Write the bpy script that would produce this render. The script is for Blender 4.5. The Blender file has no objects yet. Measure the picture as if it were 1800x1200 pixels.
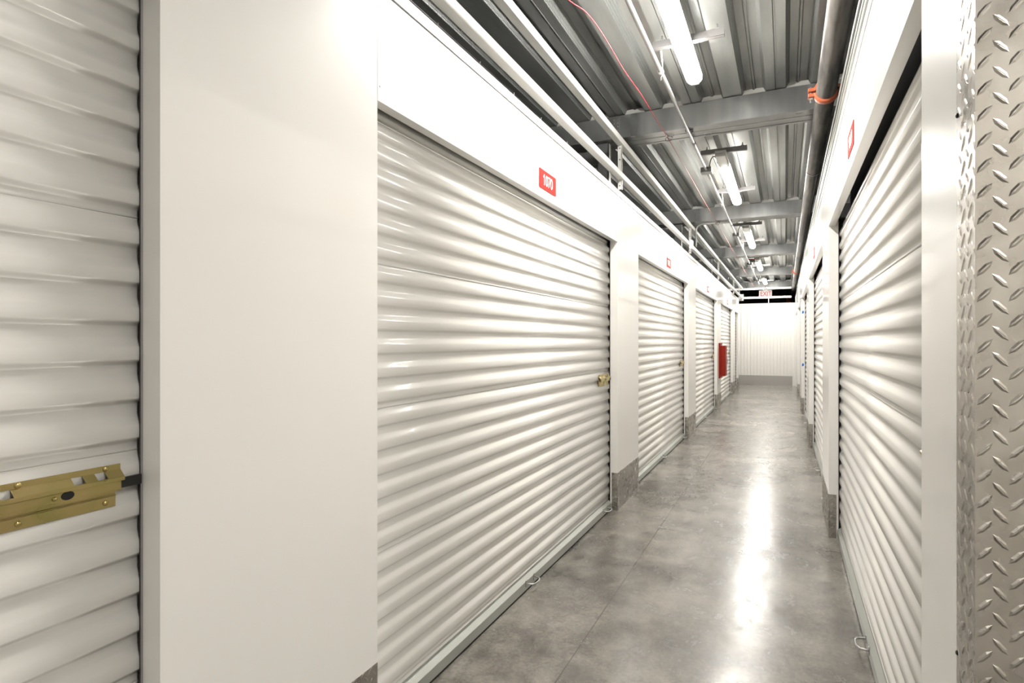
import bpy, math, random
from mathutils import Vector, Matrix
random.seed(7)
PI = math.pi
scene = bpy.context.scene
col = scene.collection

# ------------------------------------------------------------------ camera, world, exposure
YAW = math.atan((1380.5 - 900) / 1025.0)
cam_d = bpy.data.cameras.new('camera')
cam_d.sensor_width = 36.0
cam_d.lens = 36.0 * 1025 / 1800
cam_d.shift_y = -1 / 1800.0
cam_d.clip_start = 0.02
cam = bpy.data.objects.new('camera', cam_d)
col.objects.link(cam)
cam.location = (0, 0, 1.36)
cam.rotation_euler = (PI / 2, 0, YAW)
scene.camera = cam

world = bpy.data.worlds.new('world')
scene.world = world
world.use_nodes = True
world.node_tree.nodes['Background'].inputs[0].default_value = (0.9, 0.95, 1.0, 1)
world.node_tree.nodes['Background'].inputs[1].default_value = 0.02

scene.view_settings.view_transform = 'Standard'
scene.view_settings.look = 'None'
scene.view_settings.gamma = 1.0
scene.view_settings.use_curve_mapping = False
scene.view_settings.exposure = 0.50
LAMP = 90.0                       # strength of the tube light lenses

# ------------------------------------------------------------------ plan of the place (metres)
XL, XR = -1.22, 0.272             # faces of the two walls
PITCH = 3.78
DW = 3.04                         # width of a door opening
HD = 2.155                        # underside of the headers
HT = 2.525                        # top of the header sheets
JD = 0.058                        # depth of the white jamb return
LSTART = 1.556                    # near edge of the left door 1070
RSTART = 1.548                    # near edge of the nearest right door
YEND = 19.5                       # face of the end wall

# ------------------------------------------------------------------ materials
def mat(name, base, rough=0.5, metal=0.0, coat=0.0, emit=None, strength=0.0, spec=None):
    m = bpy.data.materials.new(name); m.use_nodes = True
    b = m.node_tree.nodes['Principled BSDF']
    b.inputs['Base Color'].default_value = (*base, 1)
    b.inputs['Roughness'].default_value = rough
    b.inputs['Metallic'].default_value = metal
    b.inputs['Coat Weight'].default_value = coat
    b.inputs['Coat Roughness'].default_value = 0.05
    if spec is not None: b.inputs['Specular IOR Level'].default_value = spec
    if emit:
        b.inputs['Emission Color'].default_value = (*emit, 1)
        b.inputs['Emission Strength'].default_value = strength
    return m

def nodes(m): return m.node_tree.nodes, m.node_tree.links, m.node_tree.nodes['Principled BSDF']

def add_noise(m, scale=20, detail=4, c0=None, c1=None, rough=None, bump=None, stretch=(1, 1, 1), lo=0.35, hi=0.65):
    n, l, b = nodes(m)
    tc = n.new('ShaderNodeTexCoord'); mp = n.new('ShaderNodeMapping'); mp.inputs['Scale'].default_value = stretch
    l.new(tc.outputs['Object'], mp.inputs['Vector'])
    t = n.new('ShaderNodeTexNoise'); t.inputs['Scale'].default_value = scale; t.inputs['Detail'].default_value = detail
    l.new(mp.outputs['Vector'], t.inputs['Vector'])
    if c0 is not None:
        r = n.new('ShaderNodeValToRGB')
        r.color_ramp.elements[0].position = lo; r.color_ramp.elements[0].color = (*c0, 1)
        r.color_ramp.elements[1].position = hi; r.color_ramp.elements[1].color = (*c1, 1)
        l.new(t.outputs['Fac'], r.inputs['Fac']); l.new(r.outputs['Color'], b.inputs['Base Color'])
    if rough is not None:
        q = n.new('ShaderNodeMapRange'); q.inputs['To Min'].default_value = rough[0]; q.inputs['To Max'].default_value = rough[1]
        q.inputs['From Min'].default_value = lo; q.inputs['From Max'].default_value = hi
        l.new(t.outputs['Fac'], q.inputs['Value']); l.new(q.outputs['Result'], b.inputs['Roughness'])
    if bump is not None:
        u = n.new('ShaderNodeBump'); u.inputs['Strength'].default_value = bump[0]; u.inputs['Distance'].default_value = bump[1]
        l.new(t.outputs['Fac'], u.inputs['Height']); l.new(u.outputs['Normal'], b.inputs['Normal'])
    return t

# glossy white painted sheet steel: slightly wavy like thin panels
M_PANEL = mat('white_panel_paint', (0.80, 0.785, 0.755), 0.32, coat=0.4)
add_noise(M_PANEL, 1.6, 2, bump=(0.35, 0.02), stretch=(1, 1, 0.5))
M_CURTAIN = mat('white_door_paint', (0.80, 0.785, 0.75), 0.26, coat=0.25)
M_RAIL = mat('white_rail_paint', (0.80, 0.80, 0.77), 0.35)
M_JOINT = mat('panel_joint', (0.08, 0.08, 0.08), 0.6)
M_TRACK = mat('dark_guide_steel', (0.045, 0.045, 0.045), 0.45, 0.5)
M_LIP = mat('guide_lip_steel', (0.36, 0.34, 0.34), 0.35, 0.8)
M_GALV = mat('galvanised_bar', (0.46, 0.48, 0.45), 0.30, 0.65)
M_RUBBER = mat('black_rubber', (0.012, 0.012, 0.012), 0.7)
M_BRASS = mat('yellow_zinc_plate', (0.50, 0.40, 0.16), 0.28, 0.9)
add_noise(M_BRASS, 16, 1, c0=(0.42, 0.37, 0.13), c1=(0.56, 0.42, 0.20), rough=(0.26, 0.34), lo=0.2, hi=0.8)
M_BOLTD = mat('black_bolt_steel', (0.03, 0.03, 0.03), 0.35, 0.6)
M_PLATE = mat('diamond_plate_metal', (0.60, 0.57, 0.53), 0.28, 0.95)
add_noise(M_PLATE, 14, 3, c0=(0.38, 0.355, 0.325), c1=(0.47, 0.445, 0.41), rough=(0.24, 0.34), bump=(0.10, 0.01))
M_SHEET = mat('brushed_kick_metal', (0.44, 0.43, 0.41), 0.38, 0.85)
M_DECK = mat('galvanised_deck', (0.30, 0.31, 0.30), 0.40, 0.75)
add_noise(M_DECK, 5, 4, c0=(0.29, 0.30, 0.29), c1=(0.49, 0.50, 0.485), rough=(0.28, 0.42), stretch=(1, 0.15, 1))
M_CLOSURE = mat('pale_closure_metal', (0.62, 0.62, 0.60), 0.5, 0.1)
M_BEAM = mat('beam_galvanised', (0.40, 0.41, 0.41), 0.33, 0.75)
add_noise(M_BEAM, 3, 3, c0=(0.28, 0.285, 0.285), c1=(0.41, 0.415, 0.41), rough=(0.26, 0.42), stretch=(1.6, 1, 0.3))
M_PIPE = mat('black_steel_pipe', (0.15, 0.14, 0.13), 0.38, 0.15, spec=0.4)
add_noise(M_PIPE, 9, 6, c0=(0.085, 0.080, 0.077), c1=(0.20, 0.185, 0.17), rough=(0.32, 0.5), stretch=(2, 0.25, 2), lo=0.4, hi=0.62)
M_DARKPIPE = mat('dark_pipe_paint', (0.07, 0.066, 0.07), 0.22, 0.5)
M_ORANGE = mat('orange_coupling_paint', (0.50, 0.12, 0.05), 0.42)
M_CONDUIT = mat('conduit_steel', (0.46, 0.46, 0.45), 0.36, 0.6)
M_STRUT = mat('strut_steel', (0.30, 0.29, 0.29), 0.38, 0.8)
M_LENS = mat('lit_lens', (0.9, 0.9, 0.88), 0.4, emit=(1.0, 0.965, 0.905), strength=LAMP)
M_HOUSING = mat('fixture_housing', (0.55, 0.54, 0.52), 0.45)
M_REDCABLE = mat('red_cable_sheath', (0.55, 0.035, 0.05), 0.5)
M_BLACKCABLE = mat('black_cable_sheath', (0.03, 0.03, 0.03), 0.45)
M_WIRE = mat('tie_wire', (0.72, 0.72, 0.70), 0.35, 0.7)
M_SIGNRED = mat('sign_red', (0.42, 0.024, 0.018), 0.65, spec=0.15)
M_SIGNWHITE = mat('sign_white', (0.80, 0.79, 0.77), 0.6, spec=0.2)
M_CABRED = mat('cabinet_red', (0.24, 0.012, 0.004), 0.5, spec=0.25)
M_TAPE = mat('blue_tape', (0.01, 0.15, 0.62), 0.5)
M_EXIT = mat('exit_face', (0.42, 0.39, 0.37), 0.4, emit=(1.0, 0.93, 0.88), strength=0.25)
M_EXITRED = mat('exit_letter', (0.35, 0.01, 0.008), 0.4, emit=(1.0, 0.12, 0.06), strength=0.12)
M_BOXGREY = mat('grey_box_metal', (0.30, 0.30, 0.29), 0.4, 0.6)
M_DARKWALL = mat('dark_void_wall', (0.06, 0.06, 0.062), 0.8)  # dark colour stands in for unlit space past the end wall
M_PLAINWHITE = mat('white_wall_paint', (0.80, 0.785, 0.75), 0.35, coat=0.2)

# deck webs carry short pressed dashes
M_DECKWEB = mat('galvanised_deck_embossed', (0.31, 0.32, 0.31), 0.38, 0.75)
n, l, b = nodes(M_DECKWEB)
tc = n.new('ShaderNodeTexCoord'); mp = n.new('ShaderNodeMapping'); mp.inputs['Rotation'].default_value = (0, PI / 2, PI / 2)
mp = n.new('ShaderNodeSeparateXYZ'); l.new(tc.outputs['Object'], mp.inputs[0])
cb = n.new('ShaderNodeCombineXYZ'); l.new(mp.outputs['Y'], cb.inputs['X']); l.new(mp.outputs['Z'], cb.inputs['Y'])
bk = n.new('ShaderNodeTexBrick'); bk.inputs['Scale'].default_value = 1.0
bk.inputs['Brick Width'].default_value = 0.045; bk.inputs['Row Height'].default_value = 0.020
bk.inputs['Mortar Size'].default_value = 0.0055; bk.inputs['Mortar Smooth'].default_value = 0.6
l.new(cb.outputs[0], bk.inputs['Vector'])
bp = n.new('ShaderNodeBump'); bp.inputs['Strength'].default_value = 1.0; bp.inputs['Distance'].default_value = 0.012
l.new(bk.outputs['Fac'], bp.inputs['Height']); l.new(bp.outputs['Normal'], b.inputs['Normal'])

# polished concrete
def concrete():
    m = mat('polished_concrete', (0.25, 0.235, 0.215), 0.3, coat=0.0)
    n, l, b = nodes(m)
    tc = n.new('ShaderNodeTexCoord')
    def noise(scale, detail, rough=0.55, st=(1, 1, 1), dist=0.0):
        mp = n.new('ShaderNodeMapping'); mp.inputs['Scale'].default_value = st
        l.new(tc.outputs['Object'], mp.inputs['Vector'])
        t = n.new('ShaderNodeTexNoise'); t.inputs['Scale'].default_value = scale; t.inputs['Detail'].default_value = detail
        t.inputs['Roughness'].default_value = rough; t.inputs['Distortion'].default_value = dist
        l.new(mp.outputs['Vector'], t.inputs['Vector']); return t
    def math_(op, a, bb, clamp=False):
        q = n.new('ShaderNodeMath'); q.operation = op; q.use_clamp = clamp
        for i, v in enumerate((a, bb)):
            if isinstance(v, (int, float)): q.inputs[i].default_value = v
            else: l.new(v, q.inputs[i])
        return q.outputs[0]
    big = noise(1.3, 5, 0.6, dist=0.4); mid = noise(6, 6, 0.7, (1, 0.8, 1), 0.3); fine = noise(60, 5, 0.75)
    s = math_('ADD', math_('MULTIPLY', big.outputs['Fac'], 0.50), math_('MULTIPLY', mid.outputs['Fac'], 0.42))
    s = math_('ADD', s, math_('MULTIPLY', fine.outputs['Fac'], 0.26))
    r = n.new('ShaderNodeValToRGB'); e = r.color_ramp.elements
    e[0].position = 0.46; e[0].color = (0.055, 0.049, 0.042, 1)
    e[1].position = 0.72; e[1].color = (0.32, 0.298, 0.262, 1)
    k = e.new(0.58); k.color = (0.155, 0.142, 0.124, 1)
    l.new(s, r.inputs['Fac'])
    # saw cut joints
    sx = n.new('ShaderNodeSeparateXYZ'); l.new(tc.outputs['Object'], sx.inputs[0])
    j1 = math_('LESS_THAN', math_('ABSOLUTE', math_('ADD', sx.outputs['X'], 0.83), 0), 0.0028)
    yy = math_('ABSOLUTE', math_('ADD', sx.outputs['Y'], -4.29), 0)
    j2 = math_('LESS_THAN', yy, 0.0040)
    j2 = math_('MULTIPLY', j2, math_('GREATER_THAN', sx.outputs['X'], -0.83))
    j3 = math_('LESS_THAN', math_('ABSOLUTE', math_('ADD', sx.outputs['Y'], -18.55), 0), 0.012)
    j = math_('MAXIMUM', math_('MAXIMUM', j1, j2), j3)
    mx = n.new('ShaderNodeMixRGB'); mx.inputs[2].default_value = (0.06, 0.052, 0.045, 1)
    l.new(math_('MULTIPLY', j, 0.75), mx.inputs[0]); l.new(r.outputs['Color'], mx.inputs[1]); l.new(mx.outputs[0], b.inputs['Base Color'])
    rg = n.new('ShaderNodeMapRange'); rg.inputs['From Min'].default_value = 0.35; rg.inputs['From Max'].default_value = 0.7
    rg.inputs['To Min'].default_value = 0.30; rg.inputs['To Max'].default_value = 0.16
    l.new(mid.outputs['Fac'], rg.inputs['Value']); l.new(rg.outputs['Result'], b.inputs['Roughness'])
    u = n.new('ShaderNodeBump'); u.inputs['Strength'].default_value = 0.25; u.inputs['Distance'].default_value = 0.003
    l.new(mid.outputs['Fac'], u.inputs['Height']); l.new(u.outputs['Normal'], b.inputs['Normal'])
    b.inputs['Specular IOR Level'].default_value = 0.65
    return m
M_FLOOR = concrete()

# ------------------------------------------------------------------ mesh helper
class MB:
    def __init__(s): s.v = []; s.f = []; s.m = []; s.sm = []
    def add(s, vs, fs, mi=0, smooth=False):
        o = len(s.v); s.v += [tuple(p) for p in vs]
        for f in fs:
            s.f.append(tuple(o + i for i in f)); s.m.append(mi); s.sm.append(smooth)
    def box(s, a, c, mi=0):
        x0, y0, z0 = [min(a[i], c[i]) for i in range(3)]; x1, y1, z1 = [max(a[i], c[i]) for i in range(3)]
        s.add([(x0, y0, z0), (x1, y0, z0), (x1, y1, z0), (x0, y1, z0), (x0, y0, z1), (x1, y0, z1), (x1, y1, z1), (x0, y1, z1)],
              [(0, 3, 2, 1), (4, 5, 6, 7), (0, 1, 5, 4), (1, 2, 6, 5), (2, 3, 7, 6), (3, 0, 4, 7)], mi)
        return s
    def sweep(s, prof, path, mi=0, closed=True, caps=True, smooth=False, mats=None):
        """prof: function(point index) -> list of 3d points, or list of rings"""
        rings = path; k = len(rings[0]); o = len(s.v)
        for r in rings: s.v += [tuple(p) for p in r]
        m = k if closed else k - 1
        for i in range(len(rings) - 1):
            for j in range(m):
                a, bq = o + i * k + j, o + i * k + (j + 1) % k
                s.f.append((a, bq, bq + k, a + k)); s.m.append(mats[j] if mats else mi); s.sm.append(smooth)
        if caps and closed:
            s.f.append(tuple(o + j for j in reversed(range(k)))); s.m.append(mi); s.sm.append(False)
            e = o + (len(rings) - 1) * k
            s.f.append(tuple(e + j for j in range(k))); s.m.append(mi); s.sm.append(False)
        return s
    def ext_y(s, prof, y0, y1, **kw):
        """prof: [(x,z)...] extruded along y"""
        return s.sweep(None, [[(x, y0, z) for x, z in prof], [(x, y1, z) for x, z in prof]], **kw)
    def ext_x(s, prof, x0, x1, **kw):
        return s.sweep(None, [[(x0, y, z) for y, z in prof], [(x1, y, z) for y, z in prof]], **kw)
    def tube(s, pts, r, n=10, mi=0):
        pts = [Vector(p) for p in pts]; rings = []
        up = None
        for i, p in enumerate(pts):
            t = (pts[min(i + 1, len(pts) - 1)] - pts[max(i - 1, 0)]).normalized()
            if up is None:
                up = Vector((0, 0, 1)) if abs(t.z) < 0.9 else Vector((1, 0, 0))
            up = (up - t * up.dot(t)).normalized(); q = t.cross(up)
            rr = r[i] if isinstance(r, (list, tuple)) else r
            rings.append([p + (up * math.cos(2 * PI * j / n) + q * math.sin(2 * PI * j / n)) * rr for j in range(n)])
        return s.sweep(None, rings, mi=mi, smooth=True)
    def dome(s, c, axis, r, h, n=12, mi=0):
        c = Vector(c); a = Vector(axis).normalized(); u = a.orthogonal().normalized(); w = a.cross(u)
        rings = [[c + (u * math.cos(2 * PI * j / n) + w * math.sin(2 * PI * j / n)) * r * math.cos(t) + a * h * math.sin(t) for j in range(n)]
                 for t in (0, 0.4, 0.8, 1.2, 1.5)]
        return s.sweep(None, rings, mi=mi, smooth=True)
    def build(s, name, mats, parent=None, loc=None):
        me = bpy.data.meshes.new(name); me.from_pydata(s.v, [], s.f)
        if not isinstance(mats, (list, tuple)): mats = [mats]
        for m in mats: me.materials.append(m)
        me.polygons.foreach_set('material_index', s.m); me.polygons.foreach_set('use_smooth', s.sm)
        me.update()
        import bmesh
        bm = bmesh.new(); bm.from_mesh(me); bmesh.ops.recalc_face_normals(bm, faces=bm.faces); bm.to_mesh(me); bm.free()
        o = bpy.data.objects.new(name, me); col.objects.link(o)
        if parent: o.parent = parent
        if loc: o.location = loc
        return o

def tag(o, label=None, cat=None, group=None, kind=None):
    if label: o['label'] = label
    if cat: o['category'] = cat
    if group: o['group'] = group
    if kind: o['kind'] = kind
    return o
def empty(name, loc=(0, 0, 0), rz=0):
    o = bpy.data.objects.new(name, None); col.objects.link(o); o.location = loc; o.rotation_euler = (0, 0, rz); o.empty_display_size = 0.05
    return o
def copy_tree(o, parent=None):
    kids = [c for c in bpy.data.objects if c.parent is o]
    c = o.copy(); col.objects.link(c)
    if parent: c.parent = parent
    for k in kids: copy_tree(k, c)
    return c
def dots(name, m, parent, centres, axis, r, h, n=10):
    """small rounded heads, each a part of its own sharing one mesh"""
    d = MB(); d.dome((0, 0, 0), axis, r, h, n); first = None
    for c in centres:
        if first is None: o = first = d.build(name, m, parent)
        else: o = first.copy(); col.objects.link(o)
        o.location = c
def bevel(o, w=0.002, seg=2):
    m = o.modifiers.new('bevel', 'BEVEL'); m.width = w; m.segments = seg; m.limit_method = 'ANGLE'; m.angle_limit = math.radians(35)
    return o

# ------------------------------------------------------------------ floor, ceiling deck, walls
f = MB(); f.box((-5, -8, -0.10), (3.6, 27, 0)); tag(f.build('floor', M_FLOOR), 'polished grey concrete floor with saw cut joints', 'floor', kind='structure')

# corrugated deck: cavities 0.30 apart, flats seamed down the middle
prof = []; mats_ = []
def dp(x, z, m=0): prof.append((x, z)); mats_.append(m)
ZB, ZT = 3.225, 3.300
k0, k1 = -13, 12
for k in range(k0, k1):
    c = -0.215 + 0.30 * k          # centre of a cavity
    if k % 2:
        dp(c - 0.1530, ZB, 0); dp(c - 0.1525, ZB + 0.022, 0); dp(c - 0.1480, ZB + 0.022, 0); dp(c - 0.1475, ZB - 0.002, 0); dp(c - 0.142, ZB - 0.002, 0); dp(c - 0.1415, ZB, 0)
    else: dp(c - 0.150, ZB, 0)
    dp(c - 0.084, ZB, 1)           # web up
    dp(c - 0.058, ZT, 0)
    dp(c - 0.012, ZT, 0); dp(c - 0.005, ZT - 0.011, 0); dp(c + 0.005, ZT - 0.011, 0); dp(c + 0.012, ZT, 0)
    dp(c + 0.058, ZT, 1)           # web down
    dp(c + 0.084, ZB, 0)
d = MB(); d.ext_y(prof, -8, 26.5, closed=False, mats=mats_[:-1] + [0])
d.box((prof[0][0], -8, 3.31), (prof[-1][0], 26.5, 3.45))
tag(d.build('ceiling', [M_DECK, M_DECKWEB]), 'corrugated galvanised steel deck ceiling', 'ceiling', kind='structure')

def wall_face(name, x, s, y_start, y_end, first, label):
    """white sheet facing: pillar panels and headers, s=+1 faces +x. first = near edge of door number 0."""
    w = MB(); T = 0.10
    xb = x - s * T
    doors = []
    k = -3
    while True:
        a = first + PITCH * k; c = a + DW
        k += 1
        if a > y_end - 0.5: break
        if c > y_start + 0.3: doors.append((max(a, y_start), min(c, y_end - 0.25)))
    edges = []
    y = y_start
    for a, c in doors:
        if a > y + 0.01: edges.append(('p', y, a))
        edges.append(('d', a, c)); y = c
    edges.append(('p', y, y_end))
    g = 0.0012
    for kind, a, c in edges:
        if kind == 'p':
            w.box((x, a, 0), (x - s * JD, c - g, HT - 0.001))
        else:
            w.ext_y([(x, HD), (x - s * 0.042, HD), (x - s * 0.042, HD + 0.06), (x - s * JD, HD + 0.06), (x - s * JD, HT - 0.001), (x, HT - 0.001)], a + g, c)
    w.box((x - s * 0.003, y_start, HT - 0.02), (x - s * 0.05, y_end, HT + 0.01), 1)
    w.box((x + s * 0.003, y_start, HT + 0.0055), (x - s * 0.055, y_end, HT + 0.050))
    o = w.build(name, [M_PANEL, M_JOINT]); tag(o, label, 'wall', kind='structure')
    return o, edges
wl, edgesL = wall_face('wall_left', XL, 1, -7.6, 18.10, LSTART, 'left corridor wall of glossy white sheet panels and headers')
wr, edgesR = wall_face('wall_right', XR, -1, 1.142, YEND, RSTART, 'right corridor wall of glossy white sheet panels and headers')
# partitions round the corner, behind the camera, and the cross corridors
def plain(name, a, c, label, m=M_PLAINWHITE):
    o = MB(); o.box(a, c); return tag(o.build(name, m), label, 'wall', kind='structure')
plain('wall_corner', (XR + JD, 1.142, 0), (3.5, 1.20, HT), 'white wall facing the side corridor at right')
plain('wall_side', (3.5, -0.40, 0), (3.56, 1.2, HT), 'white end of the side corridor')
plain('wall_behind', (XR, -7.6, 0), (3.5, -0.40, HT), 'white partition behind the viewpoint at right')
plain('wall_rear', (XL, -7.66, 0), (XR, -7.60, HT), 'white wall closing the corridor behind the viewpoint')
plain('wall_return', (-5, 18.04, 0), (XL - JD, 18.10, HT), 'white return of the left wall at the far cross corridor')
plain('wall_backdrop', (-5, 26.4, 0), (3.6, 26.5, 3.3), 'dark backdrop standing in for the unlit space beyond the end wall', M_DARKWALL)

# ribbed end wall
e = MB(); pr = []
x = -5.0
while x < XR + 0.05:
    pr += [(x, YEND), (x + 0.066, YEND), (x + 0.072, YEND - 0.013), (x + 0.086, YEND - 0.013)]
    x += 0.092
pr += [(x, YEND), (x, YEND + 0.05), (-5.0, YEND + 0.05)]
e.sweep(None, [[(px, py, 0) for px, py in pr], [(px, py, 2.50) for px, py in pr]])
e.box((-5, YEND - 0.016, 2.49), (XR + 0.05, YEND + 0.052, 2.515))
tag(e.build('wall_end', M_PLAINWHITE), 'white vertically ribbed wall closing the far end of the corridor', 'wall', kind='structure')
e = MB(); e.box((-5, YEND - 0.018, 0.0), (0.19, YEND - 0.0135, 0.30)); tag(e.build('baseboard_end', M_SHEET), 'plain brushed metal kick strip along the foot of the end wall', 'baseboard', kind='structure')

# ------------------------------------------------------------------ diamond plate
def lozenges(mb, O, U, V, N, w, h, ph=(0.0, 0.0), margin=0.006):
    """raised lozenges on the plane O + u*U + v*V, N the outward normal"""
    O, U, V, N = Vector(O), Vector(U), Vector(V), Vector(N)
    P = 0.0405; L, B, H = 0.0158, 0.0043, 0.0014
    i = -1
    vs = mb.v; fs = mb.f
    nu = int(w / P * 2) + 3; nv = int(h / P * 2) + 3
    for a in range(-1, nu):
        for c in range(-1, nv):
            if (a + c) % 2: continue
            u = ph[0] + a * P / 2; v = ph[1] + c * P / 2
            if u < margin or v < margin or u > w - margin or v > h - margin: continue
            ang = math.radians(48) if a % 2 == 0 else math.radians(-48)
            ca, sa = math.cos(ang), math.sin(ang)
            def pt(lu, lv, z):
                uu = min(max(u + lu * ca - lv * sa, 0.0003), w - 0.0003); vv = min(max(v + lu * sa + lv * ca, 0.0003), h - 0.0003)
                return O + U * uu + V * vv + N * z
            base = [pt(-L, 0, 0), pt(-L * .45, -B, 0), pt(L * .45, -B, 0), pt(L, 0, 0), pt(L * .45, B, 0), pt(-L * .45, B, 0)]
            top = [pt(-L * .72, 0, H * .8), pt(-L * .35, -B * .25, H), pt(L * .35, -B * .25, H), pt(L * .72, 0, H * .8), pt(L * .35, B * .25, H), pt(-L * .35, B * .25, H)]
            mb.add(base + top, [(q, (q + 1) % 6, 6 + (q + 1) % 6, 6 + q) for q in range(6)] + [(6, 7, 8, 9, 10, 11)])
def kick_plate(y0, y1, s, x, jamb=True, h=0.300):
    """plate on a pillar face from y0 to y1, folded round onto the jamb at y0"""
    e = empty('kick_plate', (x, (y0 + y1) / 2, 0))
    m = MB(); t = 0.0016; hw = (y1 - y0) / 2
    m.box((s * 0.0002, -hw, 0.0), (s * t, hw, h))
    lozenges(m, (s * t, -hw, 0), (0, 1, 0), (0, 0, 1), (s, 0, 0), 2 * hw, h, (0.012, 0.010))
    m.build('front_face', M_PLATE, e)
    if jamb:
        q = MB(); q.box((s * t, -hw - t, 0.0), (-s * 0.047, -hw - 0.0002, h))
        lozenges(q, (s * t - s * 0.048, -hw - t, 0), (s, 0, 0), (0, 0, 1), (0, -1, 0), 0.048, h, (0.012, 0.004))
        q.build('jamb_return', M_PLATE, e)
    return e
ORD = ['nearest', 'second', 'third', 'fourth', 'fifth', 'sixth', 'seventh']
i = 0
for kind, a, c in edgesL:
    if kind == 'p' and a > 0:
        last = c > 18
        if a > 0.0 and c - a > 0.2:
            k = kick_plate(a + 0.0, min(c, 18.10) - 0.002, 1, XL)
            tag(k, f'diamond plate kick panel on the {ORD[i]} pillar of the left wall', 'kick plate', 'diamond plate kick panels'); i += 1
i = 0
for kind, a, c in edgesR:
    if kind == 'p' and a > 2 and c < 18:
        k = kick_plate(a + 0.0, c - 0.002, -1, XR)
        tag(k, f'diamond plate kick panel on the {ORD[i]} pillar beyond the first right door', 'kick plate', 'diamond plate kick panels'); i += 1

# tall corner guard at the near right corner
cg = empty('corner_guard', (XR, 1.142, 0))
t = 0.0016; W1 = 0.108; W2 = 0.60; HG = 2.46
m = MB(); m.box((-t, -t, 0.0), (-0.0002, W1, HG)); lozenges(m, (-t, -t, 0), (0, 1, 0), (0, 0, 1), (-1, 0, 0), W1, HG, (0.008, 0.01), 0.004)
m.build('corridor_flange', M_PLATE, cg)
m = MB(); m.box((-0.0002, -t, 0.0), (W2, -0.0002, HG)); lozenges(m, (0, -t, 0), (1, 0, 0), (0, 0, 1), (0, -1, 0), W2, HG, (0.010, 0.015), 0.004)
m.build('side_flange', M_PLATE, cg)
dots('screw', M_BOLTD, cg, [(-t - 0.0005, W1 - 0.008, z) for z in (0.82, 1.75)], (-1, 0, 0), 0.0045, 0.003)
tag(cg, 'floor to header diamond plate guard wrapping the near right corner', 'corner guard')

# ------------------------------------------------------------------ roll up doors
PR = 0.0847; Z0 = 1.32
def curtain_profile(top=2.42, bottom=0.088):
    """(z, recess) of the corrugated sheet from bottom to top: ridge recess .064, valley .086"""
    R, V = 0.0640, 0.0748
    def cosm(t): return 0.5 - 0.5 * math.cos(PI * t)
    key = [(0.0, R), (0.012, R - 0.0004), (0.025, R)]
    key += [(0.025 + 0.026 * q / 7, R + (V - R) * (0.6 * q / 7 + 0.4 * cosm(q / 7))) for q in range(1, 8)]
    key += [(0.060, V + 0.0002), (0.072, V)]
    key += [(0.072 + 0.0127 * q / 7, V + (R - V) * (0.5 * q / 7 + 0.5 * cosm(q / 7))) for q in range(1, 7)]
    seam = []
    pts = []
    n0 = int((bottom - Z0) / PR) - 2
    k = n0
    while Z0 + k * PR < top:
        zb = Z0 + k * PR
        for dz, r in key:
            pts.append((zb + dz, r))
        # fine seam fold once every six ribs, on the back of the valley
        if (k - 3) % 6 == 0:
            pts += [(zb + 0.0545, V), (zb + 0.0547, V + 0.004), (zb + 0.0560, V + 0.004), (zb + 0.0562, V - 0.0022)]
        k += 1
    pts = sorted(p for p in pts if bottom <= p[0] <= top)
    out = []
    ZC, RAD = 2.065, 0.25
    for z, r in pts:               # wind back towards the drum at the top
        if z <= ZC: out.append((z, r))
        else:
            a = (z - ZC) / RAD
            out.append((ZC + (RAD + 0.0 - (r - 0.064)) * math.sin(a) * 1.0, 0.064 + RAD - (RAD - (r - 0.064)) * math.cos(a)))
    return out
CP = curtain_profile()

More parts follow.
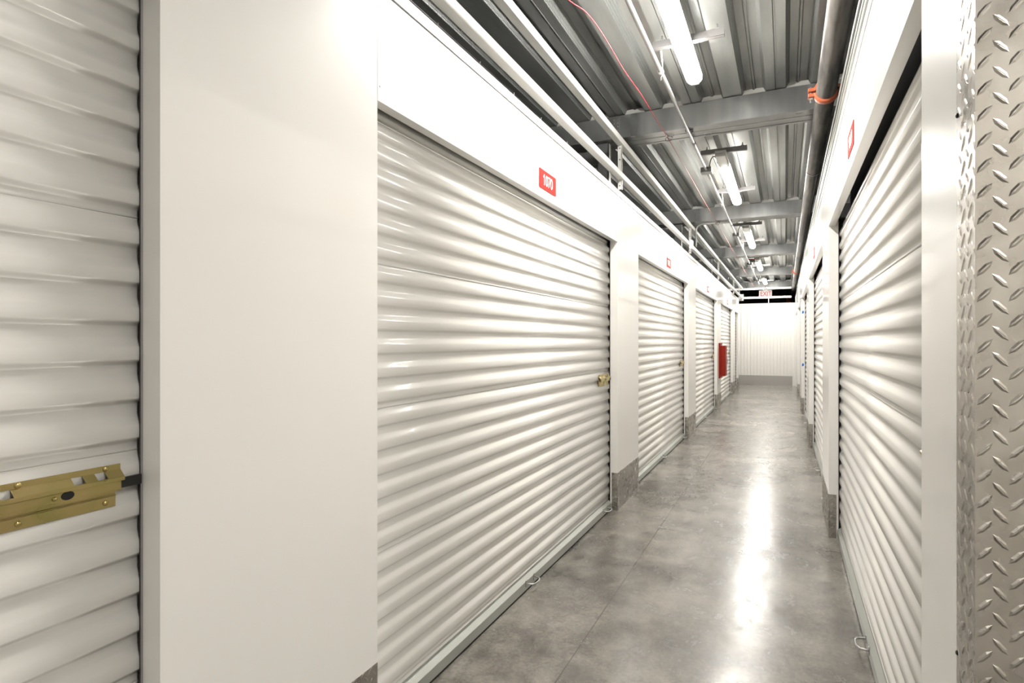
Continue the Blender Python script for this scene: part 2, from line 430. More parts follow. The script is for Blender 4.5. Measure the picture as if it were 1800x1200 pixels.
def latch(parent, s, yc):
    """brass slide latch: yc is the local y of its bolt end"""
    w0 = -(0.0625)                 # mounting plane in local x*s
    def X(w): return s * (w0 + w)
    e = MB(); zc = 1.057
    # body: flanges and raised channel walls, windows left open in the upper wall
    pr_ = [(-0.045, 0.001), (-0.0235, 0.001), (-0.0215, 0.0050), (-0.0200, 0.0050)]
    pt = [(0.043, 0.001), (0.0310, 0.001), (0.0180, 0.0150), (0.0165, 0.0170), (0.0095, 0.0170)]
    y0, y1 = yc - 0.27, yc
    def strip(pf, ya, yb, skip=()):
        for q in range(len(pf) - 1):
            if q in skip: continue
            (va, wa), (vb, wb) = pf[q], pf[q + 1]
            e.add([(X(wa), ya, zc + va), (X(wb), ya, zc + vb), (X(wb), yb, zc + vb), (X(wa), yb, zc + va),
                   (X(wa - .0012), ya, zc + va - .0006), (X(wb - .0012), ya, zc + vb - .0006), (X(wb - .0012), yb, zc + vb - .0006), (X(wa - .0012), yb, zc + va - .0006)],
                  [(0, 1, 2, 3), (4, 7, 6, 5), (0, 4, 5, 1), (2, 6, 7, 3), (0, 3, 7, 4), (1, 5, 6, 2)])
    strip(pr_, y0, y1 - 0.010)
    strip([(-0.0215, 0.0016), (0.010, 0.0016)], y0, y1 - 0.010)
    cuts = [y0, y0 + 0.055, y0 + 0.075, y1 - 0.0955, y1 - 0.0745, y1 - 0.052, y1 - 0.032, y1]
    for q in range(len(cuts) - 1):
        strip(pt, cuts[q], cuts[q + 1], skip=(1,) if q % 2 else ())
    la = empty('latch', (0, 0, 0)); la.parent = parent
    body = e.build('latch_plate', M_BRASS, la)
    dots('rivet', M_BRASS, la, [(X(0.0012), yy, zc + vz) for yy in (y0 + 0.02, y1 - 0.183, y1 - 0.030) for vz in (0.0365, -0.0345)], (s, 0, 0), 0.0060, 0.0038)
    b_ = MB()
    b_.box((X(0.0070), y0 + 0.03, zc - 0.0115), (X(0.0110), y1 - 0.004, zc + 0.0120))
    b_.box((X(0.0110), y0 + 0.03, zc - 0.0115), (X(0.0125), y1 - 0.004, zc - 0.0095))
    b_.box((X(0.0112), y0 + 0.03, zc - 0.0090), (X(0.0130), y1 - 0.120, zc + 0.0080))
    b_.build('slide', M_BRASS, la)
    k = MB(); nn = 20
    k.sweep(None, [[(X(w), y1 - 0.106 + 0.0118 * math.cos(2 * PI * j / nn), zc + 0.0005 + 0.0085 * math.sin(2 * PI * j / nn)) for j in range(nn)] for w in (0.009, 0.0118)])
    k.build('keyhole', M_BOLTD, la)
    k = MB(); k.box((X(0.003), y1 - 0.0035, zc - 0.008), (X(0.0095), y1 + 0.040, zc + 0.013)); k.build('bolt', M_BOLTD, la)
    kn = MB(); kn.dome((X(0.0130), y1 - 0.130, zc), (s, 0, 0), 0.0045, 0.006); kn.build('knob', M_BRASS, la)
    return la

def pull_handle(parent, s, yc):
    h = MB(); x0 = -0.050
    def P(w, y, z): return (s * (x0 + w), yc + y, z)
    h.tube([P(0.0, -0.055, 0.047), P(0.012, -0.055, 0.047), P(0.034, -0.048, 0.046), P(0.044, -0.025, 0.046), P(0.046, 0, 0.046), P(0.044, 0.025, 0.046), P(0.034, 0.048, 0.046), P(0.012, 0.055, 0.047), P(0, 0.055, 0.047)], 0.0048, 8)
    for sg in (-1, 1):
        h.box(P(-0.001, sg * 0.055 - 0.010, 0.030), P(0.003, sg * 0.055 + 0.010, 0.064))
        h.dome(P(0.003, sg * 0.055, 0.060), (s, 0, 0), 0.0035, 0.002)
    return h.build('pull_handle', M_CONDUIT, parent)

def make_door(s, width=DW):
    """local frame: origin on the floor in the wall face plane, centre of the opening; corridor towards +x*s"""
    e = empty('door_1')
    hw = width / 2
    c = MB(); prof = [(-s * r, z) for z, r in CP]
    yin = hw + 0.026
    c.sweep(None, [[(x, -yin, z) for x, z in prof], [(x, yin, z) for x, z in prof]], closed=False, smooth=True)
    cu = c.build('curtain', M_CURTAIN, e)
    es = cu.modifiers.new('sol', 'SOLIDIFY'); es.thickness = 0.001; es.offset = 0
    bar = MB()
    bp_ = [(0.080, 0.014), (0.050, 0.014), (0.050, 0.058), (0.054, 0.062), (0.070, 0.077), (0.074, 0.077), (0.074, 0.090), (0.080, 0.090)]
    bar.sweep(None, [[(-s * r, y, z) for r, z in bp_] for y in (-hw + 0.006, hw - 0.006)])
    bar.build('bottom_bar', M_GALV, e)
    sl = MB(); sl.box((-s * 0.056, -hw + 0.006, 0.0), (-s * 0.072, hw - 0.006, 0.014)); sl.build('bottom_seal', M_RUBBER, e)
    for sg in (-1, 1):
        g = MB()
        y2 = hw - 0.0045
        g.box((-s * 0.0583, sg * y2, 0), (-s * 0.0600, sg * (hw + 0.048), HD + 0.05), 1)
        g.box((-s * 0.0601, sg * (y2 - 0.0004), 0), (-s * 0.0632, sg * (hw + 0.048), HD + 0.05), 0)
        g.box((-s * 0.0632, sg * (hw + 0.030), 0), (-s * 0.140, sg * (hw + 0.048), HD + 0.05), 0)
        g.build('guide_track', [M_TRACK, M_LIP], e)
    if width > 2:
        pull_handle(e, s, -0.13); pull_handle(e, s, s * (hw - 0.17))
        la = latch(e, s, hw - (0.046 if s > 0 else 0.012)); la.scale = (1, s, 1)     # the latch sits at the right hand end of whoever faces the door
        if s < 0:
            b_ = MB(); b_.box((0.0575, hw - 0.0042, 1.030), (0.066, hw - 0.016, 1.052)); b_.build('bolt_slot', M_BOLTD, e)
    # the dark drum above the curtain, seen as the gap under the header
    dr = MB(); dr.box((-s * 0.130, -hw, HD + 0.02), (-s * 0.50, hw, HD + 0.30)); dr.build('drum', M_TRACK, e)
    return e
protoL = make_door(1); protoR = make_door(-1)
num = 0
def place_doors(edges, proto, x, labels, s):
    global num
    idx = 0; used = False; pos = []
    for kind, a, c in edges:
        if kind != 'd': continue
        w = c - a
        if w > 2.9: 
            o = copy_tree(proto) if used else proto; used = True
        elif w > 0.4: o = make_door(s, w)
        else: continue
        num += 1
        o.name = f'door_{num}'; o.location = (x, (a + c) / 2, 0)
        lab = labels[idx]; idx += 1
        tag(o, lab, 'roller door', 'white corrugated roll up doors', kind='structure'); pos.append((a, c, w))
    return pos
posL = place_doors(edgesL, protoL, XL, [
    'white roll up door well behind the viewpoint on the left wall, out of the photo',
    'white roll up door next behind the far left one, out of the photo',
    'white roll up door at far left edge with large brass slide latch close up',
    'large white roll up door under the red 1070 sign',
    'second white roll up door after the 1070 door on the left',
    'third white roll up door after the 1070 door, before the red cabinet',
    'white roll up door just beyond the red cabinet',
    'narrow last white door at the far end of the left wall'], 1)
posR = place_doors(edgesR, protoR, XR, [
    'big white roll up door on the right wall beside the near corner guard',
    'second white roll up door along the right wall',
    'third white roll up door along the right wall, beyond the second pillar',
    'fourth white roll up door along the right wall, nearly hidden edge on',
    'last white roll up door along the right wall by the end wall'], -1)

# ------------------------------------------------------------------ number signs
def text_mesh(body, size, parent, loc, rot, m, name='lettering', sx=1.0, off=0.0):
    cu = bpy.data.curves.new(name, 'FONT'); cu.body = body; cu.size = size; cu.align_x = 'CENTER'; cu.align_y = 'CENTER'
    cu.extrude = 0.0004; cu.offset = off; cu.materials.append(m)
    tmp = bpy.data.objects.new('text', cu); col.objects.link(tmp)
    bpy.context.view_layer.update()
    me = bpy.data.meshes.new_from_object(tmp.evaluated_get(bpy.context.evaluated_depsgraph_get()))
    bpy.data.objects.remove(tmp); bpy.data.curves.remove(cu)
    if body[0] == '1':              # the flag of a leading figure one
        import bmesh
        x0 = min(v.co.x for v in me.vertices); y1 = max(v.co.y for v in me.vertices); k = size
        bm = bmesh.new(); bm.from_mesh(me)
        q = [(x0 + .02 * k, y1 - .005 * k), (x0 + .02 * k, y1 - .20 * k), (x0 - .15 * k, y1 - .25 * k), (x0 - .15 * k, y1 - .14 * k), (x0 - .04 * k, y1 - .09 * k), (x0 - .005 * k, y1 - .005 * k)]
        lo_ = [bm.verts.new((a, b, 0.0)) for a, b in q]; hi_ = [bm.verts.new((a, b, 0.00045)) for a, b in q]
        bm.faces.new(hi_); bm.faces.new(lo_[::-1])
        for j in range(6): bm.faces.new((lo_[j], lo_[(j + 1) % 6], hi_[(j + 1) % 6], hi_[j]))
        bmesh.ops.recalc_face_normals(bm, faces=bm.faces); bm.to_mesh(me); bm.free()
    me.name = name; me.materials.clear(); me.materials.append(m)
    o = bpy.data.objects.new(name, me); col.objects.link(o); o.parent = parent
    o.location = loc; o.rotation_euler = rot; o.scale = (sx, 1, 1)
    return o
def number_sign(x, s, y, text, label, z=2.257):
    e = empty('number_sign', (x + s * 0.0004, y, z))
    m = MB(); r = 0.006; w, h = 0.127, 0.0535
    pts = []
    for cx, cz, a0 in ((w - r, h - r, 0), (-w + r, h - r, PI / 2), (-w + r, -h + r, PI), (w - r, -h + r, 1.5 * PI)):
        for q in range(4): a = a0 + q * PI / 6; pts.append((cx + r * math.cos(a), cz + r * math.sin(a)))
    m.sweep(None, [[(0, p, q) for p, q in pts], [(s * 0.0025, p, q) for p, q in pts]])
    m.build('plate', M_SIGNRED, e)
    rot = (PI / 2, 0, PI / 2) if s > 0 else (PI / 2, 0, -PI / 2)
    text_mesh(text, 0.086, e, (s * 0.0030, 0, -0.002), rot, M_SIGNWHITE, sx=0.86, off=0.0008)
    tag(e, label, 'sign', 'red unit number signs')
mid = lambda p: (p[0] + p[1]) / 2
L = [p for p in posL if p[2] > 2.9 and p[0] > 1]
number_sign(XL, 1, mid(L[0]) + 0.0, '1070', 'red sign reading 1070 on the left header')
number_sign(XL, 1, mid(L[1]), '1072', 'red number sign above the second left door')
number_sign(XL, 1, mid(L[2]), '1074', 'red number sign above the left door before the cabinet')
number_sign(XL, 1, mid(L[3]), '1076', 'small dark red number sign above the left door beyond the cabinet')
R_ = [p for p in posR if p[2] > 2.9]
number_sign(XR, -1, mid(R_[0]), '1069', 'red number sign seen edge on above the near right door', z=2.275)
number_sign(XR, -1, mid(R_[1]), '1067', 'faint red number sign above the second right door', z=2.275)

# ------------------------------------------------------------------ beams
for k in range(-1, 5):
    y = 4.74 + 3.80 * k
    if k == 4: y = 4.74 + 3.80 * 4
    e = empty('ceiling_beam', (0, y, 3.04))
    m = MB(); x0, x1 = -3.9, 3.4
    t = 0.006
    c1 = [(0.13, 0.0), (0.0, 0.0), (0.0, 0.18), (0.13, 0.18), (0.13, 0.174), (t, 0.174), (t, t), (0.13, t)]
    m.ext_x(c1, x0, x1)
    c2 = [(0.27 - a, z) for a, z in c1]
    m.ext_x(c2, x0, x1)
    m.box((x0, 0.002, -0.0035), (x1, 0.035, 0.0)); m.box((x0, 0.236, -0.0035), (x1, 0.268, 0.0)); m.box((x0, 0.128, -0.002), (x1, 0.142, 0.004))
    m.build('channel', M_BEAM, e)
    q = MB(); pts = [(-0.082, 0.181), (0.082, 0.181), (0.066, 0.216), (0.016, 0.219), (0, 0.209), (-0.016, 0.219), (-0.066, 0.216)]
    q.sweep(None, [[(px, 0.010, pz) for px, pz in pts], [(px, 0.014, pz) for px, pz in pts]])
    fc = None
    for kk in range(-7, 5):
        if fc is None: o = fc = q.build('deck_closure', M_CLOSURE, e)
        else: o = fc.copy(); col.objects.link(o)
        o.location = (-0.215 + 0.30 * kk, 0, 0)
    # splice plate with bolts where the beam meets the unit columns
    p = MB(); p.box((-1.30, -0.004, 0.01), (-1.24, -0.0002, 0.17)); p.build('splice_plate', M_BEAM, e)
    dots('bolt', M_CONDUIT, e, [(xx, -0.004, zz) for zz in (0.03, 0.06, 0.09, 0.12, 0.15) for xx in (-1.285, -1.255)], (0, -1, 0), 0.005, 0.003, 8)
    tag(e, f'galvanised ceiling beam crossing the corridor, ' + ['almost overhead of the viewpoint, out of the photo', 'nearest one in the photo', 'second one in the photo', 'third one in the photo', 'fourth one in the photo', 'farthest one, above the exit sign'][k + 1], 'beam', 'galvanised cross beams')

# steel columns and girts of the units, seen above the left header
for k in range(0, 4):
    y = 4.80 + 3.80 * k
    e = empty('stud_column', (-1.40, y, 0))
    m = MB(); m.box((-0.05, 0, 2.58), (0.05, 0.006, 3.03)); m.box((-0.05, 0, 2.58), (-0.044, 0.07, 3.03)); m.box((0.044, 0, 2.58), (0.05, 0.07, 3.03))
    m.build('column', M_BEAM, e)
    g = MB(); g.box((-2.0, 0.01, 2.86), (0.03, 0.09, 2.98)); g.build('girt', M_BEAM, e)
    g = MB(); g.box((-2.0, 0.03, 2.62), (-0.02, 0.10, 2.72)); g.build('girt', M_BEAM, e)
    dots('bolt', M_CONDUIT, e, [(xx, 0, zz) for zz in (2.60, 2.66, 2.72, 2.78) for xx in (-0.02, 0.02)], (0, -1, 0), 0.005, 0.003, 8)
    tag(e, f'grey steel stud column above the left header, {ORD[k]} from the camera', 'column', 'unit framing above the left header')

# small pins sticking up from the near left header ledge
for k, y in enumerate((1.95, 2.30, 2.66, 3.02, 3.45)):
    m = MB(); m.tube([(0, 0, 0), (0.004, 0.002, 0.035)], 0.0016, 6)
    o = m.build('header_pin', M_WIRE); o.location = (XL - 0.02, y, HT + 0.0495); tag(o, 'thin wire pin standing on the ledge above the 1070 header', 'pin', 'wire pins on the left ledge')

# ------------------------------------------------------------------ white guard rails over the left wall
def rail(name, z0, z1, y0, y1, label, x0=-1.225, x1=-1.172):
    m = MB(); b_ = 0.004
    pr = [(x0 + b_, z0), (x1 - b_, z0), (x1, z0 + b_), (x1, z1 - b_), (x1 - b_, z1), (x0 + b_, z1), (x0, z1 - b_), (x0, z0 + b_)]
    m.ext_y(pr, y0, y1); o = m.build(name, M_RAIL); tag(o, label, 'rail', 'white rails above the left wall'); return o
rail('guard_rail', 2.655, 2.702, -4, 19.30, 'lower of the two white square rails above the left wall')
rail('guard_rail', 2.930, 2.978, -4, 19.12, 'upper of the two white square rails above the left wall')
for k in range(-1, 5):
    y = 4.62 + 3.80 * k
    if y > 18: y = 18.0
    m = MB(); m.box((-0.017, -0.012, 0), (0.017, -0.009, 0.36)); m.box((-0.017, -0.012, 0), (-0.014, 0.012, 0.36)); m.box((0.014, -0.012, 0), (0.017, 0.012, 0.36))
    e = empty('rail_post', (-1.205, y, 2.576))
    m.build('channel', M_RAIL, e)
    dots('bolt', M_TRACK, e, [(0, -0.012, zz) for zz in (0.03, 0.15, 0.24, 0.33)], (0, -1, 0), 0.005, 0.002, 8)
    tag(e, 'short white post holding the rails on the left header, ' + ['behind the viewpoint', 'nearest one in view', 'second in view', 'third in view', 'fourth in view', 'last one at the far end'][k + 1], 'post', 'posts of the left rails')
def cross(z0, z1, label):
    m = MB(); m.box((-2.6, 19.34, z0), (0.165, 19.39, z1)); tag(bevel(m.build('cross_rail', M_RAIL), 0.004), label, 'rail', 'white rails above the end wall')
cross(2.655, 2.715, 'lower white rail crossing in front of the end wall top')
cross(2.925, 2.985, 'upper white rail crossing above the exit sign')
m = MB(); m.box((-1.30, 19.302, 2.60), (-1.17, 19.338, 2.80)); tag(m.build('rail_bracket', M_RAIL), 'white corner bracket joining the left and end rails', 'bracket')
m = MB(); m.box((-0.47, 19.36, 2.52), (-0.45, 19.38, 2.655)); tag(m.build('short_post', M_RAIL), 'thin white post between the end wall and the lower cross rail', 'post')

# ------------------------------------------------------------------ lights
def lens_profile(w, h, n=10):
    return [(w * math.cos(a), -h * math.sin(a) ** 0.8 if math.sin(a) > 0 else 0) for a in [PI * j / n for j in range(n + 1)]]
def make_light():
    e = empty('strip_light')
    LL = 1.72
    m = MB(); pf = lens_profile(0.052, 0.042)
    rings = []
    for y, sc_ in ((-LL, 1.0), (-0.05, 1.0), (-0.018, 0.95), (-0.004, 0.82), (0.0, 0.6)):
        rings.append([(x * sc_, y, 0.045 + z * sc_) for x, z in pf])
    m.sweep(None, rings, closed=True, smooth=True)
    m.build('lens', M_LENS, e)
    b_ = MB(); b_.box((-0.050, -LL - 0.40, 0.046), (0.050, -0.012, 0.070)); bevel(b_.build('housing', M_HOUSING, e), 0.004)
    c = MB(); c.box((-0.046, -LL - 0.40, 0.012), (0.046, -LL - 0.002, 0.0455)); bevel(c.build('driver_box', M_HOUSING, e), 0.008)
    h = MB(); h.box((-0.030, -0.010, 0.010), (0.030, 0.012, 0.050)); bevel(h.build('end_cap', M_HOUSING, e), 0.004)
    return e
def make_strut():
    e = empty('strut_channel')
    m = MB(); w = 0.0205; L2 = 0.205
    pr = [(-w, 0), (-w, 0.041), (-w + .003, 0.041), (-w + .003, 0.003), (w - .003, 0.003), (w - .003, 0.041), (w, 0.041), (w, 0)]
    m.ext_x(pr, -L2, L2); m.box((-L2, -0.006, -0.002), (L2, 0.006, 0.001))
    m.build('channel', M_STRUT, e)
    for x in (-0.15, 0.165):
        n_ = MB(); n_.tube([(x, 0, 0.003), (x, 0, 0.075)], 0.005, 8); n_.build('threaded_rod', M_CONDUIT, e)
        n_ = MB(); n_.box((x - 0.012, -0.012, 0.041), (x + 0.012, 0.012, 0.050)); n_.build('nut', M_CONDUIT, e)
    return e
pl = make_light(); ps = make_strut()
LX = -0.545
for k in (-2, 0, 1, 2, 3, 4):
    y = 4.03 + 3.80 * k
    o = pl if k == -2 else copy_tree(pl)
    o.location = (LX, y, 3.055)
    names = ['behind the viewpoint', 'just overhead of the viewpoint', 'large nearest one in the photo', 'second one in the photo', 'third one in the photo', 'fourth one in the photo', 'farthest small one']
    short = ['light behind the viewpoint', 'light overhead of the viewpoint', 'nearest light', 'second light', 'third light', 'fourth light', 'farthest light']
    tag(o, 'glowing linear ceiling light, ' + names[k + 2], 'light', 'linear ceiling lights')
    for q, dy in enumerate((-0.45, -2.02)):
        s_ = ps if (k == -2 and q == 0) else copy_tree(ps)
        s_.location = (LX + 0.02, y + dy, 3.128)
        tag(s_, 'steel strut channel carrying the ' + ['far', 'near'][q] + ' end of the ' + short[k + 2], 'bracket', 'strut channels carrying the lights')

o = copy_tree(pl); o.location = (0.75, 0.37, 3.055); o.rotation_euler = (0, 0, PI / 2)  # added unseen lamp, brightens the near left door, panel and corner guard
tag(o, 'added unseen linear ceiling light in the side corridor to the right, out of the photo', 'light', 'linear ceiling lights')
for q, dx in enumerate((0.45, 2.02)):
    s_ = copy_tree(ps); s_.location = (0.75 + dx, 0.37, 3.128); s_.rotation_euler = (0, 0, PI / 2)
    tag(s_, 'steel strut channel carrying the ' + ['near', 'far'][q] + ' end of the added side corridor light', 'bracket', 'strut channels carrying the lights')

# ------------------------------------------------------------------ conduit, boxes and cables
CX, CZ = -0.695, 3.018
ys = [-4.0] + [5.95 + 3.80 * k for k in range(4)] + [18.4]
for k in range(5):
    m = MB(); m.tube([(CX, ys[k] + (0.051 if k else 0), CZ), (CX, ys[k + 1] - (0.051 if k < 4 else 0), CZ)], 0.0125, 12)
    cd = m.build('conduit', M_CONDUIT)
    yb = 4.80 + 3.8 * k
    if k < 4:
        m = MB(); m.tube([(CX, yb + 0.25, CZ), (CX, yb + 0.32, CZ)], 0.016, 10); m.build('coupler', M_STRUT, cd)
        m = MB(); m.box((CX - 0.03, yb, CZ + 0.0128), (CX + 0.03, yb + 0.03, CZ + 0.019)); m.tube([(CX + 0.024, yb + 0.015, CZ + 0.0128), (CX + 0.024, yb + 0.015, CZ - 0.012)], 0.006, 8); m.build('clamp', M_STRUT, cd)
    tag(cd, 'straight metal conduit under the deck, ' + ['nearest length reaching the first box', 'length between the first two junction boxes', 'length between the second and third junction boxes', 'length between the third and fourth junction boxes', 'last length before the exit sign'][k], 'conduit', 'conduit lengths beside the lights')
for k in range(0, 4):
    y = 5.95 + 3.80 * k
    e = empty('junction_box', (CX, y, CZ))
    m = MB(); m.box((-0.05, -0.05, -0.022), (0.05, 0.05, 0.024)); bevel(m.build('box', M_BOXGREY, e), 0.003)
    q = MB(); q.box((-0.052, -0.052, -0.025), (0.052, 0.052, -0.022)); q.build('cover', M_BOXGREY, e)
    tag(e, f'square grey junction box on the conduit, {ORD[k]} from the camera', 'junction box', 'conduit junction boxes')
    pts = []
    for q in range(15):
        a = PI * q / 14
        pts.append((CX + 0.03 + 0.068 * (1 - math.cos(a)) / 2, y - 0.02 + 0.05 * q / 14, CZ + 0.029 + 0.085 * math.sin(a) + 0.035 * q / 14))
    m = MB(); m.tube(pts, 0.0050, 8); o = m.build('flexible_cable', M_BLACKCABLE)
    tag(o, f'black cable arching from the junction box to the light, {ORD[k]} from the camera', 'cable', 'cables feeding the lights')
for k in range(-1, 4):
    y = 4.03 + 3.80 * k - 0.45
    m = MB(); R2 = 0.0160
    for dx in (0.0, 0.008):
        m.tube([(0.004 + dx, 0.02, 0.112), (0.010 + dx / 2, 0.03, 0.06), (R2, 0.04, 0.012)], 0.0022, 6)
    turns = [(R2 * math.cos(2 * PI * j / 12), 0.035 + 0.036 * j / 36, R2 * math.sin(2 * PI * j / 12)) for j in range(37)]
    m.tube(turns, 0.0026, 6)
    m.tube([(R2, 0.071, 0.0), (-0.002, 0.078, -0.028), (-0.006, 0.098, -0.040)], 0.0024, 6)
    e = m.build('tie_wire', M_WIRE); e.location = (CX, y, CZ)
    tag(e, 'twisted white tie wire holding the conduit, ' + ['just out of the photo', 'beside the big near light', 'beside the second light', 'beside the third light', 'beside the fourth light'][k + 1], 'wire', 'tie wires on the conduit')

def img(x, y, Z):
    """world point at height Z seen in that direction (used for the slack cable's course)"""
    d = 1025.0 * (Z - 1.36) / (599.0 - y); ph = math.atan((x - 900) / 1025.0); r = d / math.cos(ph); a = ph - YAW
    return (r * math.sin(a), r * math.cos(a), Z)
def smooth_pts(pts, n=6):
    out = []
    P = [Vector(p) for p in pts]
    for i in range(len(P) - 1):
        p0 = P[max(i - 1, 0)]; p1 = P[i]; p2 = P[i + 1]; p3 = P[min(i + 2, len(P) - 1)]
        for q in range(n):
            t = q / n
            out.append(0.5 * ((2 * p1) + (p2 - p0) * t + (2 * p0 - 5 * p1 + 4 * p2 - p3) * t * t + (3 * p1 - p0 - 3 * p2 + p3) * t ** 3))
    out.append(P[-1]); return out
# red cable: on the slack between clips it wanders a little either side of x = -0.86
RC = [(-0.83, -2.0, 3.05), (-0.80, 0.9, 3.03), (-0.90, 1.9, 3.00), (-0.955, 2.55, 3.0), (-0.90, 2.80, 3.0), (-0.885, 3.05, 3.0), (-0.885, 3.5, 3.0), (-0.875, 3.9, 3.01), (-0.88, 4.4, 3.025), (-0.875, 4.85, 3.028)]
m = MB(); m.tube(smooth_pts(RC), 0.0026, 7); tag(m.build('red_cable', M_REDCABLE), 'thin slack red cable wandering under the near ceiling deck', 'cable')
RC2 = [(-0.875, 4.86, 3.028)]
for k in range(4):
    yb = 4.86 + 3.8 * k
    RC2 += [(-0.87, yb + 1.1, 3.02), (-0.872, yb + 2.4, 3.015), (-0.87, yb + 3.6, 3.022)]
m = MB(); m.tube(smooth_pts(RC2), 0.0034, 7); tag(m.build('dark_red_cable', mat('dark_red_sheath', (0.30, 0.09, 0.08), 0.5)), 'thin dark red cable hung from beam to beam along the corridor', 'cable')
for k in range(4):
    yb = 4.86 + 3.8 * k
    m = MB(); m.tube([(0.028 * math.cos(a), 0.0, 0.02 * math.sin(a)) for a in [2 * PI * j / 14 for j in range(14)]], 0.0028, 6)
    m.tube([(0.02, 0, 0.012), (0.03, -0.01, 0.035), (0.022, -0.02, 0.05)], 0.0028, 6); m.tube([(0.02, 0, 0.012), (0.04, 0.0, 0.02), (0.038, -0.01, 0.055)], 0.0028, 6)
    o = m.build('cable_ring', M_STRUT); o.location = (-0.862, yb, 3.012)
    tag(o, f'wire ring tying the red cable under a beam, {ORD[k]} from the camera', 'ring', 'wire rings on the beams')
# conduit bend rising off the left rail to the second beam
m = MB()
yb = 8.66
m.tube(smooth_pts([(-1.155, yb, 2.70), (-1.155, yb, 2.86), (-1.153, yb, 2.94), (-1.13, yb, 2.995), (-1.06, yb, 3.02), (-0.90, yb + 0.02, 3.022), (-0.70, yb + 0.06, 3.024)]), 0.011, 10)
tag(m.build('conduit_bend', M_CONDUIT), 'curved conduit rising from the left rail to the second beam', 'conduit')
m = MB(); m.box((-1.170, 8.10, 2.60), (-1.13, 8.22, 2.715)); tag(bevel(m.build('rail_box', M_RAIL), 0.005), 'pale junction box on the lower left rail', 'junction box')

# ------------------------------------------------------------------ sprinkler main
PX, PZ, PRAD = 0.232, 2.925, 0.0575
m = MB(); m.tube([(PX, -4.5, PZ), (PX, 24.6, PZ)], PRAD, 28); main = m.build('pipe_main', M_PIPE)
tag(main, 'large dark steel sprinkler pipe running overhead along the right wall', 'pipe')
def coupling(y, label, scale=1.0):
    e = empty('pipe_coupling', (PX, y, PZ))
    m = MB(); R0, R1 = PRAD + 0.0005, PRAD + 0.013
    for half in (0, 1):
        n_ = 18; rings = []
        for w, r in ((-0.030, R0), (-0.030, R1 - 0.002), (-0.020, R1 + 0.003), (0.020, R1 + 0.003), (0.030, R1 - 0.002), (0.030, R0)):
            rings.append([(r * math.cos(half * PI + 0.12 + (PI - 0.24) * j / n_), w, r * math.sin(half * PI + 0.12 + (PI - 0.24) * j / n_)) for j in range(n_ + 1)])
        mm = MB(); mm.sweep(None, rings, closed=False, smooth=True)
        for sg in (-1, 1):
            zz = 0.006 if half == 0 else -0.006
            mm.box((sg * (PRAD + 0.003), -0.026, zz), (sg * (PRAD + 0.045), 0.026, zz + (0.022 if half == 0 else -0.022)))
        o = mm.build('clamp_half', M_ORANGE, e); bevel(o, 0.003)
    b_ = MB()
    for sg in (-1, 1):
        b_.tube([(sg * (PRAD + 0.028), 0, -0.055), (sg * (PRAD + 0.028), 0, 0.04)], 0.006, 10)
        b_.box((sg * (PRAD + 0.028) - 0.010, -0.010, -0.040), (sg * (PRAD + 0.028) + 0.010, 0.010, -0.028))
    b_.build('bolt', M_CONDUIT, e)
    tag(e, label, 'coupling', 'orange pipe couplings')
coupling(4.15, 'orange bolted coupling on the big pipe near the top of the photo')
coupling(14.6, 'small orange coupling far along the big pipe')
for k, y in enumerate((5.98, 9.9, 11.9, 15.7, 17.2)):
    e = empty('pipe_hanger', (PX, y, PZ))
    m = MB(); rr = PRAD + 0.004
    for w in (0,):
        m.sweep(None, [[(rr * math.cos(a) * q, dy, rr * math.sin(a) * q) for q, dy in ((1, -0.008), (1.05, -0.008), (1.05, 0.008), (1, 0.008))] for a in [2 * PI * j / 24 for j in range(25)]], caps=False)
    m.build('ring', M_STRUT, e)
    r = MB(); r.tube([(0, 0, rr), (0, 0, 0.30)], 0.005, 8); r.build('rod', M_STRUT, e)
    tag(e, f'thin ring hanger around the big pipe, {ORD[k]} from the camera', 'pipe hanger', 'ring hangers of the big pipe')
m = MB(); m.tube([(-3.9, 24.72, PZ + 0.0), (3.4, 24.72, PZ + 0.0)], 0.095, 20); xp = m.build('cross_pipe', M_DARKPIPE)
for x in (-2.4, -0.8, 0.9):
    m = MB(); m.tube([(x, 24.72, PZ + 0.094), (x, 24.72, 3.226)], 0.008, 8); m.build('hanger_rod', M_STRUT, xp)
tag(xp, 'black horizontal pipe beyond the top of the end wall', 'pipe')
m = MB(); m.tube([(PX - 0.059, 24.50, PZ), (PX - 0.20, 24.50, PZ)], 0.11, 16); tag(m.build('tee_coupling', M_ORANGE), 'orange coupling where the big pipe meets the black cross pipe', 'coupling')
# thin lines beside the big pipe
m = MB(); m.tube([(0.30, -4, 2.845), (0.30, 19, 2.845)], 0.010, 10); tag(m.build('slim_conduit', M_CONDUIT), 'slim bright conduit between the big pipe and the right header', 'conduit')
m = MB(); m.ext_y([(0.262, 2.578), (0.300, 2.578), (0.300, 2.640), (0.262, 2.640), (0.262, 2.622), (0.270, 2.618), (0.270, 2.600), (0.262, 2.596)], 1.15, 19.3); tag(m.build('header_rail', M_GALV), 'grey grooved metal rail along the top of the right header', 'rail')

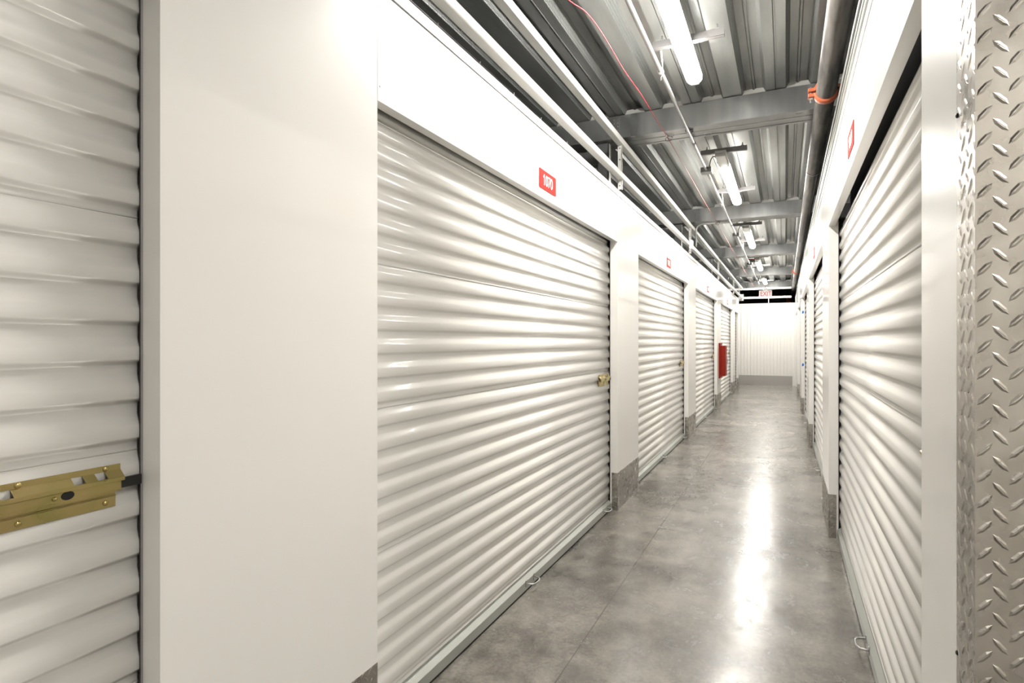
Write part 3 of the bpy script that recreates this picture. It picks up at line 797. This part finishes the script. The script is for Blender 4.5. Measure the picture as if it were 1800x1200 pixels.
# ------------------------------------------------------------------ red cabinet, exit sign, tape
e = empty('extinguisher_cabinet', (XL, 12.62, 0.60))
m = MB(); m.box((0.0002, -0.18, 0.0), (0.012, 0.27, 0.72)); m.box((0.012, -0.17, 0.01), (0.030, 0.26, 0.71)); bevel(m.build('trim_frame', M_CABRED, e), 0.004)
m = MB(); m.box((0.030, -0.11, 0.05), (0.115, 0.20, 0.665)); bevel(m.build('tub', M_CABRED, e), 0.006)
m = MB(); m.box((0.1155, -0.11, 0.05), (0.124, 0.20, 0.665)); bevel(m.build('cabinet_door', M_CABRED, e), 0.003)
m = MB(); m.tube([(0.124, 0.15, 0.30), (0.140, 0.15, 0.31), (0.140, 0.15, 0.38), (0.124, 0.15, 0.39)], 0.004, 8); m.build('handle', M_CABRED, e)
tag(e, 'red fire extinguisher cabinet projecting from a left pillar', 'cabinet')

e = empty('exit_sign', (-0.47, 16.6, 2.50))
m = MB(); m.box((-0.155, -0.02, 0), (0.155, 0.02, 0.178)); bevel(m.build('face', M_EXIT, e), 0.004)
text_mesh('EXIT', 0.165, e, (0.008, -0.0212, 0.086), (PI / 2, 0, 0), M_EXITRED, sx=0.80, off=0.001)
m = MB(); m.box((-0.05, -0.025, 0.179), (0.05, 0.025, 0.245)); m.build('canopy', M_SIGNWHITE, e)
m = MB(); m.tube([(0, 0, 0.245), (0, 0, 0.72)], 0.008, 8); m.build('stem', M_CONDUIT, e)
tag(e, 'lit white exit sign with red letters hanging near the corridor end', 'sign')
e = empty('ceiling_box', (-0.60, 13.6, 3.06))
m = MB(); m.box((-0.10, 0, 0), (0.06, 0.10, 0.05)); m.build('box', M_BOXGREY, e)
m = MB(); m.box((-0.13, -0.004, 0.052), (0.10, 0.10, 0.068)); m.build('red_glow_edge', M_SIGNRED, e)  # red colour stands in for a red glow above the box
m = MB(); m.tube([(0, 0.05, 0.068), (0, 0.05, 0.17)], 0.006, 8); m.build('stem', M_CONDUIT, e)
tag(e, 'small grey box with painted red glow on top under the deck far down the corridor', 'ceiling box')

yj = RSTART + 2 * PITCH + DW
for z, lab in ((1.865, 'upper scrap of blue tape on the far right pillar'), (0.885, 'lower scrap of blue tape on the far right pillar')):
    m = MB(); m.add([(0, 0, 0), (0.028, 0, 0.012), (0.030, 0, 0.052), (0.004, 0, 0.058), (-0.004, 0, 0.03), (0, -0.001, 0), (0.028, -0.001, 0.012), (0.030, -0.001, 0.052), (0.004, -0.001, 0.058), (-0.004, -0.001, 0.03)],
                    [(4, 3, 2, 1, 0), (5, 6, 7, 8, 9), (0, 1, 6, 5), (1, 2, 7, 6), (2, 3, 8, 7), (3, 4, 9, 8), (4, 0, 5, 9)])
    o = m.build('blue_tape', M_TAPE); o.location = (XR + 0.012, yj - 0.0006, z); tag(o, lab, 'tape', 'scraps of blue tape')

# header screws near the left panel joint
e = MB()
for y, z in ((LSTART + 0.012, 2.47), (LSTART + 0.012, 2.205), (LSTART + 0.90, HT + 0.012)):
    e.dome((XL, y, z), (1, 0, 0), 0.0035, 0.002, 8)
e.build('panel_screw', M_CONDUIT, wl)
